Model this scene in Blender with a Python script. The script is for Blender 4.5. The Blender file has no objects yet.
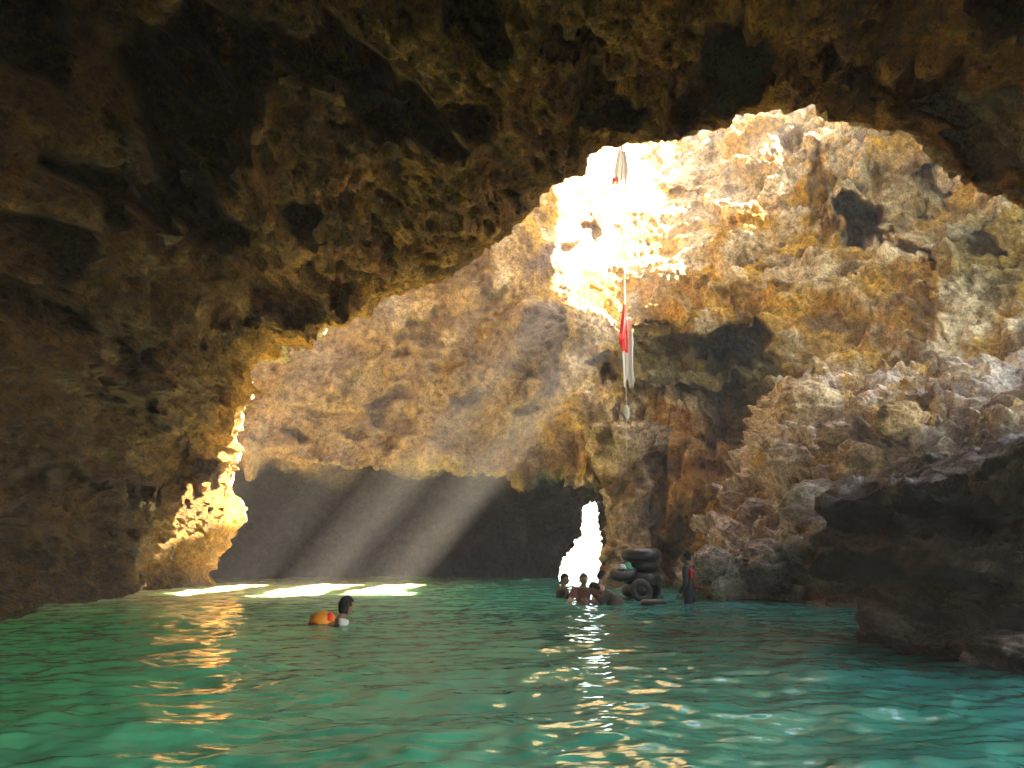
import bpy, bmesh, math, random
import numpy as np
from mathutils import Vector, Matrix
R = math.radians
scene = bpy.context.scene
COL = scene.collection

# ------------------------------------------------------------------ camera
F = 683.0; CAMH = 0.9; TH = math.atan(174/683.0)
CT, ST = math.cos(TH), math.sin(TH)
def P(px, py, Y):
    """world point seen at pixel (px,py), Y metres in front of the camera"""
    cx = (px-512)/F; cy = (384-py)/F
    yr = CT - cy*ST; zr = ST + cy*CT
    k = Y/yr
    return np.array([cx*k, Y, CAMH + zr*k])
def PW(px, py, z=0.0):
    """world point at height z seen at pixel"""
    cx = (px-512)/F; cy = (384-py)/F
    yr = CT - cy*ST; zr = ST + cy*CT
    k = (z-CAMH)/zr
    return np.array([cx*k, yr*k, z])
def proj(V):
    x, y, z = V[..., 0], V[..., 1], V[..., 2]-CAMH
    d = np.maximum(y*CT + z*ST, 0.05); u = -y*ST + z*CT
    return 512+F*x/d, 384-F*u/d

cam_d = bpy.data.cameras.new('camera'); cam = bpy.data.objects.new('camera', cam_d); COL.objects.link(cam)
cam_d.sensor_width = 36; cam_d.lens = 36*F/1024; cam_d.clip_end = 500; cam_d.clip_start = 0.05
cam.location = (0, 0, CAMH); cam.rotation_euler = (R(90)+TH, 0, 0)
scene.camera = cam

# ------------------------------------------------------------------ numpy noise
def _h(ix, iy, iz, s):
    n = (ix.astype(np.int64)*374761393 + iy.astype(np.int64)*668265263 + iz.astype(np.int64)*2147483647 + s*1274126177) & 0xffffffff
    n = ((n ^ (n >> 13))*1274126177) & 0xffffffff
    n = ((n ^ (n >> 15))*2246822519) & 0xffffffff
    return (n ^ (n >> 16)) & 0xffffffff
_G = np.random.RandomState(5).normal(size=(256, 3)); _G /= np.linalg.norm(_G, axis=1)[:, None]
def pn(p, seed=0):
    i = np.floor(p).astype(np.int64); f = p-i
    w = f*f*f*(f*(f*6-15)+10)
    out = np.zeros(p.shape[:-1])
    for a in (0, 1):
        for b in (0, 1):
            for c in (0, 1):
                g = _G[_h(i[..., 0]+a, i[..., 1]+b, i[..., 2]+c, seed) & 255]
                d = (f - np.array([a, b, c]))
                ww = (w[..., 0] if a else 1-w[..., 0])*(w[..., 1] if b else 1-w[..., 1])*(w[..., 2] if c else 1-w[..., 2])
                out += ww*(g*d).sum(-1)
    return out*1.6
def fbm(p, o=4, seed=0, g=.5):
    s = 0; a = 1; q = p.copy()
    for k in range(o):
        s = s + a*pn(q, seed+k); a *= g; q = q*2.03+7.1
    return s
def ridge(p, o=4, seed=0, g=.5):
    s = 0; a = 1; q = p.copy(); t = 0
    for k in range(o):
        s = s + a*(1-np.abs(pn(q, seed+k))*1.6); t += a; a *= g; q = q*2.07+3.3
    return s/t
def worley(p, seed=0, ids=False):
    i = np.floor(p).astype(np.int64); f = p-i
    F1 = np.full(p.shape[:-1], 9.); F2 = F1.copy(); ID = np.zeros(p.shape[:-1])
    for a in (-1, 0, 1):
        for b in (-1, 0, 1):
            for c in (-1, 0, 1):
                h = _h(i[..., 0]+a, i[..., 1]+b, i[..., 2]+c, seed)
                r = np.stack([(h & 1023)/1023., ((h >> 10) & 1023)/1023., ((h >> 20) & 1023)/1023.], -1)
                d = np.sqrt((((r+np.array([a, b, c]))-f)**2).sum(-1))
                F2 = np.where(d < F1, F1, np.minimum(F2, d)); ID = np.where(d < F1, ((h >> 7) & 4095)/4095., ID); F1 = np.minimum(F1, d)
    if ids: return F1, F2, ID
    return F1, F2
def blocks(p, seed):
    """broken-block relief: every cell of a cracked rock stands at its own height"""
    F1, F2, ID = worley(p, seed, True)
    return (ID-.5)*sstep(0, .12, F2-F1), F2-F1
def sstep(a, b, x):
    t = np.clip((x-a)/(b-a), 0, 1); return t*t*(3-2*t)

# ------------------------------------------------------------------ mesh helpers
def tag(o, label=None, cat=None, group=None, kind=None):
    if label: o['label'] = label
    if cat: o['category'] = cat
    if group: o['group'] = group
    if kind: o['kind'] = kind
    return o
def link(name, me, mat=None, parent=None):
    o = bpy.data.objects.new(name, me); COL.objects.link(o)
    if mat: me.materials.append(mat)
    if parent: o.parent = parent
    return o
def smooth(me): me.polygons.foreach_set('use_smooth', np.ones(len(me.polygons), dtype=bool))
def grid_mesh(name, V, colors=None, keep=None, closed_u=False, flip=False):
    nr, nc = V.shape[:2]
    me = bpy.data.meshes.new(name)
    idx = np.arange(nr*nc).reshape(nr, nc)
    if closed_u:
        idx2 = np.concatenate([idx, idx[:, :1]], 1)
    else: idx2 = idx
    q = np.stack([idx2[:-1, :-1], idx2[:-1, 1:], idx2[1:, 1:], idx2[1:, :-1]], -1)
    if flip: q = q[..., ::-1]
    if keep is not None:
        k = keep[:-1, :-1] & keep[1:, 1:] & keep[:-1, 1:] & keep[1:, :-1]
        q = q[k]
    q = q.reshape(-1, 4).astype(np.int32)
    me.vertices.add(nr*nc); me.vertices.foreach_set('co', V.reshape(-1).astype(np.float32))
    me.loops.add(q.size); me.loops.foreach_set('vertex_index', q.reshape(-1))
    me.polygons.add(len(q)); me.polygons.foreach_set('loop_start', np.arange(0, q.size, 4, dtype=np.int32))
    me.update(calc_edges=True); smooth(me)
    if colors is not None:
        ca = me.color_attributes.new('tint', 'FLOAT_COLOR', 'POINT')
        c4 = np.ones((nr*nc, 4), np.float32); c4[:, :3] = colors.reshape(-1, 3)
        ca.data.foreach_set('color', c4.reshape(-1))
    me.validate()
    return me
def spline_w(n_ctrl, t):
    """Catmull-Rom weights matrix (len(t), n_ctrl); t in [0, n_ctrl-1]"""
    W = np.zeros((len(t), n_ctrl))
    for k, x in enumerate(t):
        i = min(int(x), n_ctrl-2); f = x-i
        w = [-.5*f**3+f*f-.5*f, 1.5*f**3-2.5*f*f+1, -1.5*f**3+2*f*f+.5*f, .5*f**3-.5*f*f]
        for j, ww in zip((i-1, i, i+1, i+2), w):
            W[k, min(max(j, 0), n_ctrl-1)] += ww
    return W
def loft(ctrl, tr, tc):
    """ctrl (R,C,3) -> dense grid"""
    A = spline_w(ctrl.shape[0], tr); B = spline_w(ctrl.shape[1], tc)
    return np.einsum('ai,bj,ijk->abk', A, B, ctrl)
def tpar(counts):
    """sample counts per control interval -> parameter vector"""
    t = [0.0]
    for i, n in enumerate(counts):
        t += [i+(k+1)/n for k in range(n)]
    t[-1] -= 1e-9
    return np.array(t)
def normals(V, flip=False):
    du = np.gradient(V, axis=1); dv = np.gradient(V, axis=0)
    n = np.cross(du, dv); n /= (np.linalg.norm(n, axis=-1, keepdims=True)+1e-9)
    return -n if flip else n
def blob(X, Y, cx, cy, rx, ry, ang=0, soft=.45):
    a = R(ang); dx = X-cx; dy = Y-cy
    u = (dx*math.cos(a)+dy*math.sin(a))/rx; v = (-dx*math.sin(a)+dy*math.cos(a))/ry
    return 1-sstep(1-soft, 1+soft*.4, np.sqrt(u*u+v*v))
CAMP = np.array([0, 0, CAMH])
def push(V, amt):
    d = V-CAMP; d = d/(np.linalg.norm(d, axis=-1, keepdims=True)+1e-6)
    return V+d*amt[..., None]
def mixc(c, new, w): return c*(1-w[..., None])+np.array(new)*w[..., None]

# ------------------------------------------------------------------ materials
def new_mat(name):
    m = bpy.data.materials.new(name); m.use_nodes = True
    nt = m.node_tree; b = nt.nodes['Principled BSDF']
    return m, nt, b
def simple(name, col, rough=.6, metal=0, spec=.5):
    m, nt, b = new_mat(name)
    b.inputs['Base Color'].default_value = (*col, 1); b.inputs['Roughness'].default_value = rough
    b.inputs['Metallic'].default_value = metal; b.inputs['Specular IOR Level'].default_value = spec
    return m
def rock_mat(name, bump=.5, rough=.85, scale=1.0, spec=.25, dist=.12, con=1.0):
    m, nt, b = new_mat(name); N = nt.nodes.new; L = nt.links.new
    tc = N('ShaderNodeTexCoord'); at = N('ShaderNodeAttribute'); at.attribute_name = 'tint'
    def noise(s, det, r=.6, dist=0.):
        n = N('ShaderNodeTexNoise'); n.inputs['Scale'].default_value = s*scale; n.inputs['Detail'].default_value = det
        n.inputs['Roughness'].default_value = r; n.inputs['Distortion'].default_value = dist
        L(tc.outputs['Object'], n.inputs['Vector']); return n
    n1 = noise(.9, 8, .7, .4); n2 = noise(5, 8, .7); n3 = noise(18, 5, .75)
    # fine value and hue variation of the stone itself
    r1 = N('ShaderNodeValToRGB'); r1.color_ramp.elements[0].position = .3; r1.color_ramp.elements[0].color = (.5, .44, .4, 1)
    r1.color_ramp.elements[1].position = .72; r1.color_ramp.elements[1].color = (1.5, 1.48, 1.45, 1)
    L(n1.outputs['Fac'], r1.inputs['Fac'])
    r2 = N('ShaderNodeValToRGB'); r2.color_ramp.elements[0].position = .34; r2.color_ramp.elements[0].color = (.42, .37, .35, 1)
    r2.color_ramp.elements[1].position = .6; r2.color_ramp.elements[1].color = (1.4, 1.4, 1.4, 1)
    L(n2.outputs['Fac'], r2.inputs['Fac'])
    if con > 1:
        r1.color_ramp.elements[0].color = (.28, .24, .2, 1); r1.color_ramp.elements[1].color = (2.1, 2.05, 1.9, 1); r2.color_ramp.elements[0].color = (.3, .27, .24, 1); r2.color_ramp.elements[1].color = (1.75, 1.75, 1.7, 1)
    mx = N('ShaderNodeMix'); mx.data_type = 'RGBA'; mx.blend_type = 'MULTIPLY'; mx.inputs[0].default_value = 1
    L(at.outputs['Color'], mx.inputs[6]); L(r1.outputs['Color'], mx.inputs[7])
    mx2 = N('ShaderNodeMix'); mx2.data_type = 'RGBA'; mx2.blend_type = 'MULTIPLY'; mx2.inputs[0].default_value = 1
    L(mx.outputs[2], mx2.inputs[6]); L(r2.outputs['Color'], mx2.inputs[7])
    r3 = N('ShaderNodeValToRGB'); r3.color_ramp.elements[0].position = .32; r3.color_ramp.elements[0].color = (.45, .42, .4, 1)
    r3.color_ramp.elements[1].position = .58; r3.color_ramp.elements[1].color = (1.2, 1.2, 1.2, 1); L(n3.outputs['Fac'], r3.inputs['Fac'])
    mx3 = N('ShaderNodeMix'); mx3.data_type = 'RGBA'; mx3.blend_type = 'MULTIPLY'; mx3.inputs[0].default_value = 1
    L(mx2.outputs[2], mx3.inputs[6]); L(r3.outputs['Color'], mx3.inputs[7]); L(mx3.outputs[2], b.inputs['Base Color'])
    b.inputs['Roughness'].default_value = rough; b.inputs['Specular IOR Level'].default_value = spec
    v = N('ShaderNodeTexVoronoi'); v.inputs['Scale'].default_value = 7*scale; L(tc.outputs['Object'], v.inputs['Vector'])
    h1 = N('ShaderNodeMath'); h1.operation = 'MULTIPLY_ADD'; L(n2.outputs['Fac'], h1.inputs[0]); h1.inputs[1].default_value = 1.6; L(n3.outputs['Fac'], h1.inputs[2])
    h2 = N('ShaderNodeMath'); h2.operation = 'MULTIPLY_ADD'; L(v.outputs['Distance'], h2.inputs[0]); h2.inputs[1].default_value = .35; L(h1.outputs[0], h2.inputs[2])
    bp = N('ShaderNodeBump'); bp.inputs['Strength'].default_value = bump; bp.inputs['Distance'].default_value = dist/scale
    L(h2.outputs[0], bp.inputs['Height']); L(bp.outputs['Normal'], b.inputs['Normal'])
    return m
M_near = rock_mat('near_rock', 1.0, rough=.55, spec=.5, scale=1.3, dist=.55, con=2)
M_far = rock_mat('far_rock', .9, scale=.9)
M_ledge = rock_mat('ledge_rock', 1.0, rough=.55, scale=2.2, spec=.5)
M_boulder = rock_mat('boulder_rock', .8, scale=1.2)

OCH = (.66, .4, .08); CREAM = (.83, .68, .43); TAN = (.56, .38, .17); BRN = (.2, .115, .05); GRN = (.13, .12, .045); PUR = (.2, .155, .17)
OLV = (.21, .13, .04)

# ------------------------------------------------------------------ near ceiling + left wall
lip = [(195, 583, 24.5), (205, 566, 24.), (239, 520, 23), (226, 468, 22), (248, 415, 20.5), (266, 374, 19.5), (312, 338, 18.5), (372, 304, 17.5), (450, 270, 16.5), (518, 222, 15.5),
       (568, 178, 14.8), (620, 147, 14), (690, 138, 13.5), (755, 106, 13), (825, 124, 13), (925, 152, 12.5), (985, 196, 12), (1070, 228, 11), (1180, 300, 10)]
out = [(-220, 700, 5.2), (-240, 640, 5), (-240, 560, 4.8), (-240, 470, 4.7), (-240, 400, 4.6), (-240, 300, 4.5), (-230, 200, 4.4), (-210, 80, 4.3), (-150, -60, 4.2), (-40, -160, 4.1),
       (90, -220, 4), (240, -250, 4), (400, -270, 4), (560, -280, 4), (730, -280, 4), (930, -270, 4), (1130, -200, 4), (1300, -60, 4), (1420, 160, 4)]
nc = len(lip)
rows = []
lipW = np.array([P(*l) for l in lip]); outW = np.array([P(*o) for o in out])
lipW[0, 2] = -.6; outW[0, 2] = -.6
fr = [0, .16, .33, .5, .67, .84, 1]
arch = [0, .55, .8, .9, .7, .4, 0]
Wc = []
up = []
for j in range(nc):
    s = sstep(4, 9, np.array(float(j)))
    up.append((lipW[j]+np.array([-5-2*(1-s), 3., 1.0])*(1-s)+np.array([-.3, .3, 6])*s,
               lipW[j]+np.array([-1.2, 1.5, .4])*(1-s)+np.array([-.2, .9, 1.9])*s))
u2 = np.array([u[0] for u in up]); u1 = np.array([u[1] for u in up])
topr = u2.copy(); topr[:, 2] = 24.3; topr[:5, 0] -= 5
Wc += [topr, u2, u1]
nrm = np.zeros((nc, 3))
for j in range(nc):  # outward direction for the arch
    mid = (lipW[j]+outW[j])/2; d = mid-np.array([0, mid[1], 1.0]); nrm[j] = d/np.linalg.norm(d)
for f, a in zip(fr, arch):
    Wc.append(lipW*(1-f)+outW*f+nrm*a*1.1)
b1 = outW.copy(); b1[:, 1] = -2.5; b1[:, 0] *= 1.05
b2 = outW.copy(); b2[:, 1] = -8; b2[:, 0] *= .25; b2[1:, 2] *= .22
Wc += [b1, b2]
Wc = np.array(Wc)
V = loft(Wc, tpar([10, 20, 34, 60, 60, 60, 60, 60, 60, 50, 12]), tpar([24, 38]+[40]*(nc-3)))
px, py = proj(V)
infr = V[..., 1] > 1
n = normals(V)
# make normals point to the cave inside (towards the line x=0,z=1)
c = np.stack([-V[..., 0], np.zeros(V.shape[:2]), 1.0-V[..., 2]], -1)
rows_inner = np.zeros(V.shape[:2], bool); rows_inner[64:] = True
if ((n*c).sum(-1)[rows_inner]).mean() < 0: n = -n
w = V + .5*np.stack([pn(V*.5, 40), pn(V*.5, 41), pn(V*.5, 42)], -1)
f1, f2 = worley(w*np.array([.75, .6, .9]), 3)
g1, g2 = worley(w*2.1+5, 7)
k1, k2 = worley(w*5.1+5, 9)
edge = np.abs(np.arange(V.shape[0])-64)/40.
damp = np.clip(edge, .55, 1)[:, None]
bk1, bc1 = blocks(w*np.array([1.1, 1., 1.6]), 401); bk2, bc2 = blocks(w*np.array([2.8, 2.6, 4.]), 402); bk3, bc3 = blocks(w*7., 403)
strat = np.abs(pn(np.stack([V[..., 0]*.2, V[..., 1]*.2, V[..., 2]*1.05+.4*pn(V*.5, 90)], -1), 91))
lz = sstep(420, 330, px)*np.exp(-((np.arange(V.shape[0])-70)/45.)**2)[:, None]
disp = lz*(1.3*(.3-strat)+.4*bk1) + .55*fbm(V*.28, 3, 1) + .34*(ridge(w*.55, 4, 11)-.6) - .33*sstep(.5, .15, f1)*(pn(V*.6, 77) > -.15) \
     + .18*(f2-f1) - .16*(ridge(w*1.9, 4, 21)-.6) - .3*sstep(.5, .12, g1) + .05*(g2-g1)-.11*sstep(.42, .1, k1) - .09*(ridge(w*6, 3, 31)-.6) + .26*bk1+.15*bk2+.05*bk3
fine = -.11*sstep(.42, .1, k1) - .09*(ridge(w*6, 3, 31)-.6)+.15*bk2+.05*bk3-.3*sstep(.5, .12, g1)
V = V + n*((disp-.25*lz*fine)*damp*1.2)[..., None]
# deep pockets dissolved in the ceiling
H = np.zeros(V.shape[:2])
jx = px+18*pn(V*.9, 50)+9*pn(V*2.5, 52); jy = py+18*pn(V*.9, 51)+9*pn(V*2.5, 53)
jx = jx; jy = jy
for (cx, cy, rx, ry, an, am) in [(165, 120, 62, 95, 8, 2.6), (225, 45, 75, 48, -10, 2.4), (330, 60, 95, 30, 32, 2.0), (405, 118, 60, 28, 38, 1.8), (85, 182, 60, 20, 22, 1.0), (185, 200, 40, 25, 30, 1.2),
                             (472, 20, 34, 30, 0, 1.4), (735, 58, 34, 52, 5, 1.6), (468, 108, 26, 18, 0, .9), (300, 215, 32, 18, 20, .9), (600, 105, 34, 30, -30, .9), (845, 70, 22, 34, -10, .8), (250, 110, 20, 24, 0, -.6),
                             (1000, 30, 50, 26, 0, .9), (40, 30, 60, 30, -20, 1.2), (60, 330, 90, 30, 25, .8), (120, 440, 110, 40, 30, .7), (30, 240, 60, 30, 10, .6), (210, 320, 60, 16, -25, .35), (300, 290, 46, 34, -10, .5), (690, 110, 30, 30, 0, .7),
                             (930, 110, 60, 22, 20, .6), (560, 30, 40, 20, 20, .6), (60, 500, 100, 30, 10, .6), (990, 160, 50, 14, 10, .5)]:
    H += am*(2.9 if am > 1.3 else 2.1)*blob(jx, jy, cx, cy, rx, ry, an, .2)
H *= infr*rows_inner*sstep(60, 90, np.arange(V.shape[0]))[:, None]
V = push(V, H)
col = np.ones(V.shape)*np.array(OLV)
col = mixc(col, BRN, sstep(-.1, .5, fbm(V*.35, 3, 60)))
col = mixc(col, (.3, .2, .06), sstep(0, .5, fbm(V*.8+4, 3, 61))*.8)
col = mixc(col, (.3, .16, .07), sstep(.1, .6, fbm(V*.5+9, 3, 62))*.7)
col = mixc(col, (.5, .38, .2), sstep(.1, .5, fbm(V*1.6, 3, 63))*.45)
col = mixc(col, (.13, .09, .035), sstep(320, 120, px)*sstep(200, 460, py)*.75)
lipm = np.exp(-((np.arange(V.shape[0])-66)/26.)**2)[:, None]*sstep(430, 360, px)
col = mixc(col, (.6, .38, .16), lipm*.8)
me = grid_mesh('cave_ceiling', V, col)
col = col*np.array([1.6, 1.22, .62])*(.4+.6*sstep(60, 430, px))[..., None]  # colour darkened toward the left to deepen the shade there
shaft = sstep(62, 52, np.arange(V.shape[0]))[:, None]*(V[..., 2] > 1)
col = mixc(col, (.72, .56, .36), shaft)  # unseen shaft side painted pale to bounce sunlight onto the far wall
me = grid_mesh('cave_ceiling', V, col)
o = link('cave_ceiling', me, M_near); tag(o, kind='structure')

# ------------------------------------------------------------------ far wall of the sunlit chamber
cx_ = [40, 160, 260, 350, 430, 500, 560, 610, 650, 700, 760, 830, 900, 970, 1050, 1180]
recY = [27, 31, 33, 34, 34, 33, 31, 27.5, 24.5, 22, 20.5, 19.2, 17.8, 16.2, 14.5, 12.5]
lipY = [22, 24, 25.2, 26, 26, 25.5, 25, 24, 22.6, 21.6, 20.3, 19, 17.6, 16, 14.3, 12.3]
lipP = [455, 466, 459, 471, 463, 478, 474, 494, 500, 500, 490, 480, 470, 460, 450, 450]
ctrl = []
def row(py_, Y_): return np.array([P(a, b, c) for a, b, c in zip(cx_, py_, Y_)])
r0 = row([570]*16, recY); r0[:, 2] = -1
ctrl.append(r0)
ctrl.append(row([545]*16, recY))
ctrl.append(row([512]*16, np.array(recY)-.3))
ctrl.append(row(np.array(lipP)+14, (np.array(recY)*.55+np.array(lipY)*.45)))
ctrl.append(row(lipP, lipY))
ctrl.append(row(np.array(lipP)-24, np.array(lipY)+.15))
for py_, dl in ((385, .9), (320, 1.6), (250, 2.4), (180, 3.3), (110, 4.2), (40, 5.2)):
    lean = np.array([dl*k for k in [.3, .3, .4, .4, .2, .1, .9, 1.8, 2.3, 2.3, 2.05, 1.95, 1.8, 1.6, 1.4, 1.2]])
    ctrl.append(row([py_]*16, np.array(lipY)+lean))
rt = row([-10]*16, np.array(lipY)+4.5); rt[:, 2] = 26.5
ctrl.append(rt)
ctrl = np.array(ctrl)
V = loft(ctrl, tpar([14, 24, 20, 16, 16, 50, 50, 56, 56, 56, 40, 16]), tpar([20, 40]+[46]*11+[40, 14]))
px, py = proj(V)
n = normals(V)
if n[..., 1].mean() > 0: n = -n
w = V+.6*np.stack([pn(V*.4, 140), pn(V*.4, 141), pn(V*.4, 142)], -1)
f1, f2 = worley(w*np.array([.55, .55, .45]), 13)
g1, g2 = worley(w*1.5+5, 17)
k1, k2 = worley(w*3.6+5, 19)
rr = np.arange(V.shape[0])
upper = sstep(74, 100, rr)[:, None]
right = sstep(560, 700, px)
bk1, bc1 = blocks(w*np.array([.6, .6, .8]), 411); bk2, bc2 = blocks(w*np.array([1.5, 1.5, 2.1]), 412); bk3, bc3 = blocks(w*4., 413)
disp = .7*fbm(V*.22, 3, 101)+.4*(ridge(w*.4, 2, 111)-.6)*(.5+.8*right)+(.25+.35*right)*(f2-f1-.25)-.34*(ridge(w*1.3, 4, 121)-.6)*(.8+.4*right)+(.4*bk1+.26*bk2)*(.8+.6*right)+.08*bk3 \
     - .22*sstep(.4, .1, g1)+.12*(g2-g1)*(.5+right)-.07*sstep(.4, .1, k1)-.09*(ridge(w*4, 3, 131)-.6)
lipz = np.exp(-((rr-76)/16.)**2)[:, None]*sstep(640, 600, px)
disp *= (.75+.25*upper)
disp += lipz*(.8*pn(V*np.array([.5, .5, .2]), 180)+.35*bk2+.3*pn(V*1.3, 181))
# horizontal ledges in the mid wall, vertical drapery at right and at the curtain
lay = np.abs(pn(np.stack([V[..., 0]*.12, V[..., 1]*.12, V[..., 2]*1.1+.4*pn(V*.6, 150)], -1), 151))
disp += upper*.5*(.35-lay)*sstep(560, 620, px)*sstep(180, 230, py)*sstep(440, 380, py)
drp = np.abs(pn(np.stack([V[..., 0]*1.7+.5*pn(V*.5, 160), V[..., 1]*1.7, V[..., 2]*.12], -1), 161))
dm = np.clip(blob(px, py, 870, 180, 85, 55, 10)+blob(px, py, 660, 470, 120, 75, 0)+.7*blob(px, py, 960, 300, 40, 60, 0), 0, 1)
disp += dm*.9*(.3-drp)
disp *= 1-.8*blob(px, py, 600, 200, 130, 110, 0, .6)
V = V+n*disp[..., None]
H = np.zeros(V.shape[:2])
jx = px+14*pn(V*.7, 150)+7*pn(V*2, 152); jy = py+14*pn(V*.7, 151)+7*pn(V*2, 153)
for (cx, cy, rx, ry, an, am) in [(705, 368, 78, 36, 4, .9), (735, 350, 36, 24, 0, 2.3), (660, 345, 40, 26, -10, .7), (864, 224, 28, 19, 20, 3.2), (598, 374, 16, 10, 0, .9), (700, 420, 85, 30, 0, 1.5), (745, 440, 40, 60, 0, 1.2),
                             (925, 195, 16, 24, 0, .9), (905, 258, 34, 8, 15, .7), (820, 200, 12, 50, -6, .8), (470, 400, 26, 9, -35, .7), (420, 335, 30, 8, -40, .6), (380, 405, 20, 8, -30, .6), (490, 300, 22, 8, -45, .5), (300, 432, 16, 6, 0, .6), (455, 370, 14, 10, 0, -.5), (340, 380, 22, 9, -35, -.4), (690, 200, 22, 9, 15, .4), (540, 415, 15, 7, 0, .5), (350, 430, 14, 6, 0, .4),
                             (535, 335, 26, 34, 8, -.9), (540, 375, 14, 26, 0, -.7), (580, 240, 12, 26, 40, .5), (985, 250, 20, 8, 20, .8), (950, 275, 20, 50, 0, -.5)]:
    H += am*1.25*blob(jx, jy, cx, cy, rx, ry, an, .28)
H *= (rr > 76)[:, None]
V = push(V, H)

col = np.ones(V.shape)*np.array(TAN)
col = mixc(col, OCH, sstep(-.3, .35, fbm(V*.4, 4, 160)+.35*right-.05))
col = mixc(col, CREAM, sstep(-.05, .5, fbm(V*.5+5, 4, 161)+.25*blob(px, py, 640, 180, 160, 90)+.2*blob(px, py, 840, 200, 160, 90)))
col = mixc(col, BRN, sstep(.2, .6, fbm(V*.8+9, 4, 162)+.25*sstep(360, 470, py))*.8)
col = mixc(col, PUR, np.clip(sstep(.3, .6, fbm(V*.6+19, 4, 163)-.4*right)*.5+.8*blob(jx, jy, 560, 250, 14, 50, 50), 0, .9))
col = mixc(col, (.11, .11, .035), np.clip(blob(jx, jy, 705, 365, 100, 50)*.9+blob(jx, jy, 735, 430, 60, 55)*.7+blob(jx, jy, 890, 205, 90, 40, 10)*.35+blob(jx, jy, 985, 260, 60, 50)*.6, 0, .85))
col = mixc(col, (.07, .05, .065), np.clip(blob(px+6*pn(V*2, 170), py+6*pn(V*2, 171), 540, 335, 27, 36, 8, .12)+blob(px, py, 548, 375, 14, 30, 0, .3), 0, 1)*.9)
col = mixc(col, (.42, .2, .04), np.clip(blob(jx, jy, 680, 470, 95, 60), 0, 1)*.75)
col = mixc(col, (.33, .22, .12), sstep(240, 380, py)*sstep(610, 480, px)*.8)  # lower left wall painted darker for its dimmer light
rec_shade = (1-sstep(66, 80, rr))[:, None]*sstep(650, 600, px)
col = mixc(col, (.05, .032, .034), rec_shade*.95)  # shade of the recess painted into its rock colour
# the opening to daylight at water level
def inpoly(X, Y, poly):
    ins = np.zeros(X.shape, bool)
    for k in range(len(poly)):
        (x1, y1), (x2, y2) = poly[k], poly[k-1]
        if y1 != y2:
            ins ^= ((y1 > Y) != (y2 > Y)) & (X < (x2-x1)*(Y-y1)/(y2-y1)+x1)
    return ins
qx, qy = proj(V)
hole = inpoly(qx, qy, [(584, 506), (596, 504), (598, 535), (604, 566), (606, 640), (560, 640), (560, 575), (563, 562), (574, 548), (583, 536)]) & (rr < 74)[:, None]
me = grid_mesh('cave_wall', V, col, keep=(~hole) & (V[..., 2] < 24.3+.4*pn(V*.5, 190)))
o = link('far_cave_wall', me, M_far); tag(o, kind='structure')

# ------------------------------------------------------------------ unseen roof over the shaft, openings shaped for sun beams and bounce light
SUN = np.array([.64, -.1, .76]); SUN /= np.linalg.norm(SUN)
nx, ny = 640, 460
X, Y = np.meshgrid(np.linspace(-45, 45, nx), np.linspace(-12, 60, ny))
Z = 23.6+.8*fbm(np.stack([X*.1, Y*.1, X*0], -1), 3, 200)
Vr = np.stack([X, Y, Z], -1)
HX, HY = 10.3, 22.8
ang = np.arctan2(Y-HY, X-HX)
rad = (np.abs((X-HX)/10.5)**3.5+np.abs((Y-HY)/9)**3.5)**(1/3.5)
q = np.stack([np.cos(ang)*1.8, np.sin(ang)*1.8, X*0], -1)
lim = 1+.1*pn(q, 210)+.08*pn(q*3, 211)
bars = pn(np.stack([X*.62, Y*.09, X*0+3], -1), 213)+.6*pn(np.stack([X*1.5, Y*.2, X*0+3], -1), 214)
wx = X-19.9+.35*pn(np.stack([X*0, Y*.35, X*0], -1), 215)+.25*bars
slot = np.zeros(X.shape, bool)
for a_, b_ in ((-9.3, -8.4), (-6.9, -5.6), (-4.6, -3.3)):  # roof slots placed so that separate light shafts fall
    slot |= (wx > a_) & (wx < b_)
slot &= (Y > 14.4+.6*bars) & (Y < 21.5)
slot |= (wx > -13.6) & (wx < -10.7) & (Y > 13) & (Y < 20.8)  # slot added to sunlight the left lip
slot |= (wx > -20.5) & (wx < -12) & (Y > 14) & (Y < 20.5+.5*bars)
north = Y > 25.0+.5*bars
bounce_gap = (X > 28.5+.6*bars) & (X < 33.5+bars) & (Y > 11+bars) & (Y < 19+bars)  # extra roof opening added for bounce light on the right
west = (X > -1) & (X < 8) & (Y > 14) & (Y < 20.5)  # opening added to sunlight the hidden shaft side for bounce
keep = ((rad > lim) & ~west) | (~slot & ~north) | (north & (X < np.interp(Y, [25, 26, 27, 28], [12, 10, 7, 6])+.6*bars)) | (north & (X > 20.5+bars))
keep &= ~bounce_gap
me = grid_mesh('beam_shaping_roof', Vr, np.ones(Vr.shape)*np.array(GRN), keep=keep)
o = link('beam_shaping_roof', me, M_near); tag(o, kind='structure')

# ------------------------------------------------------------------ water
ys = np.concatenate([np.array([-9, -4, -1, .5]), np.geomspace(1.2, 46, 620)])
tt = np.linspace(-1, 1, 560)
Xw = tt[None, :]*(4+ys[:, None].clip(0)*.95); Yw = np.repeat(ys[:, None], 560, 1)
p = np.stack([Xw, Yw, Xw*0], -1)
wv = .03*pn(p*np.array([.45, .9, 1])+.3, 300)+.03*pn(p*np.array([1., 2.1, 1])+3, 301)+.016*pn(p*np.array([2.2, 4.3, 1])+.6*pn(p*.8, 305)[..., None], 302)+.014*pn(p*np.array([4.2, 8, 1])+1.1*pn(p*1.5, 306)[..., None], 303)+.006*pn(p*np.array([9, 15, 1]), 304)
Vw = np.stack([Xw, Yw, wv*1.15], -1)
m, nt, b = new_mat('water'); N = nt.nodes.new; L = nt.links.new
tc = N('ShaderNodeTexCoord'); sp = N('ShaderNodeSeparateXYZ'); L(tc.outputs['Object'], sp.inputs[0])
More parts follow.
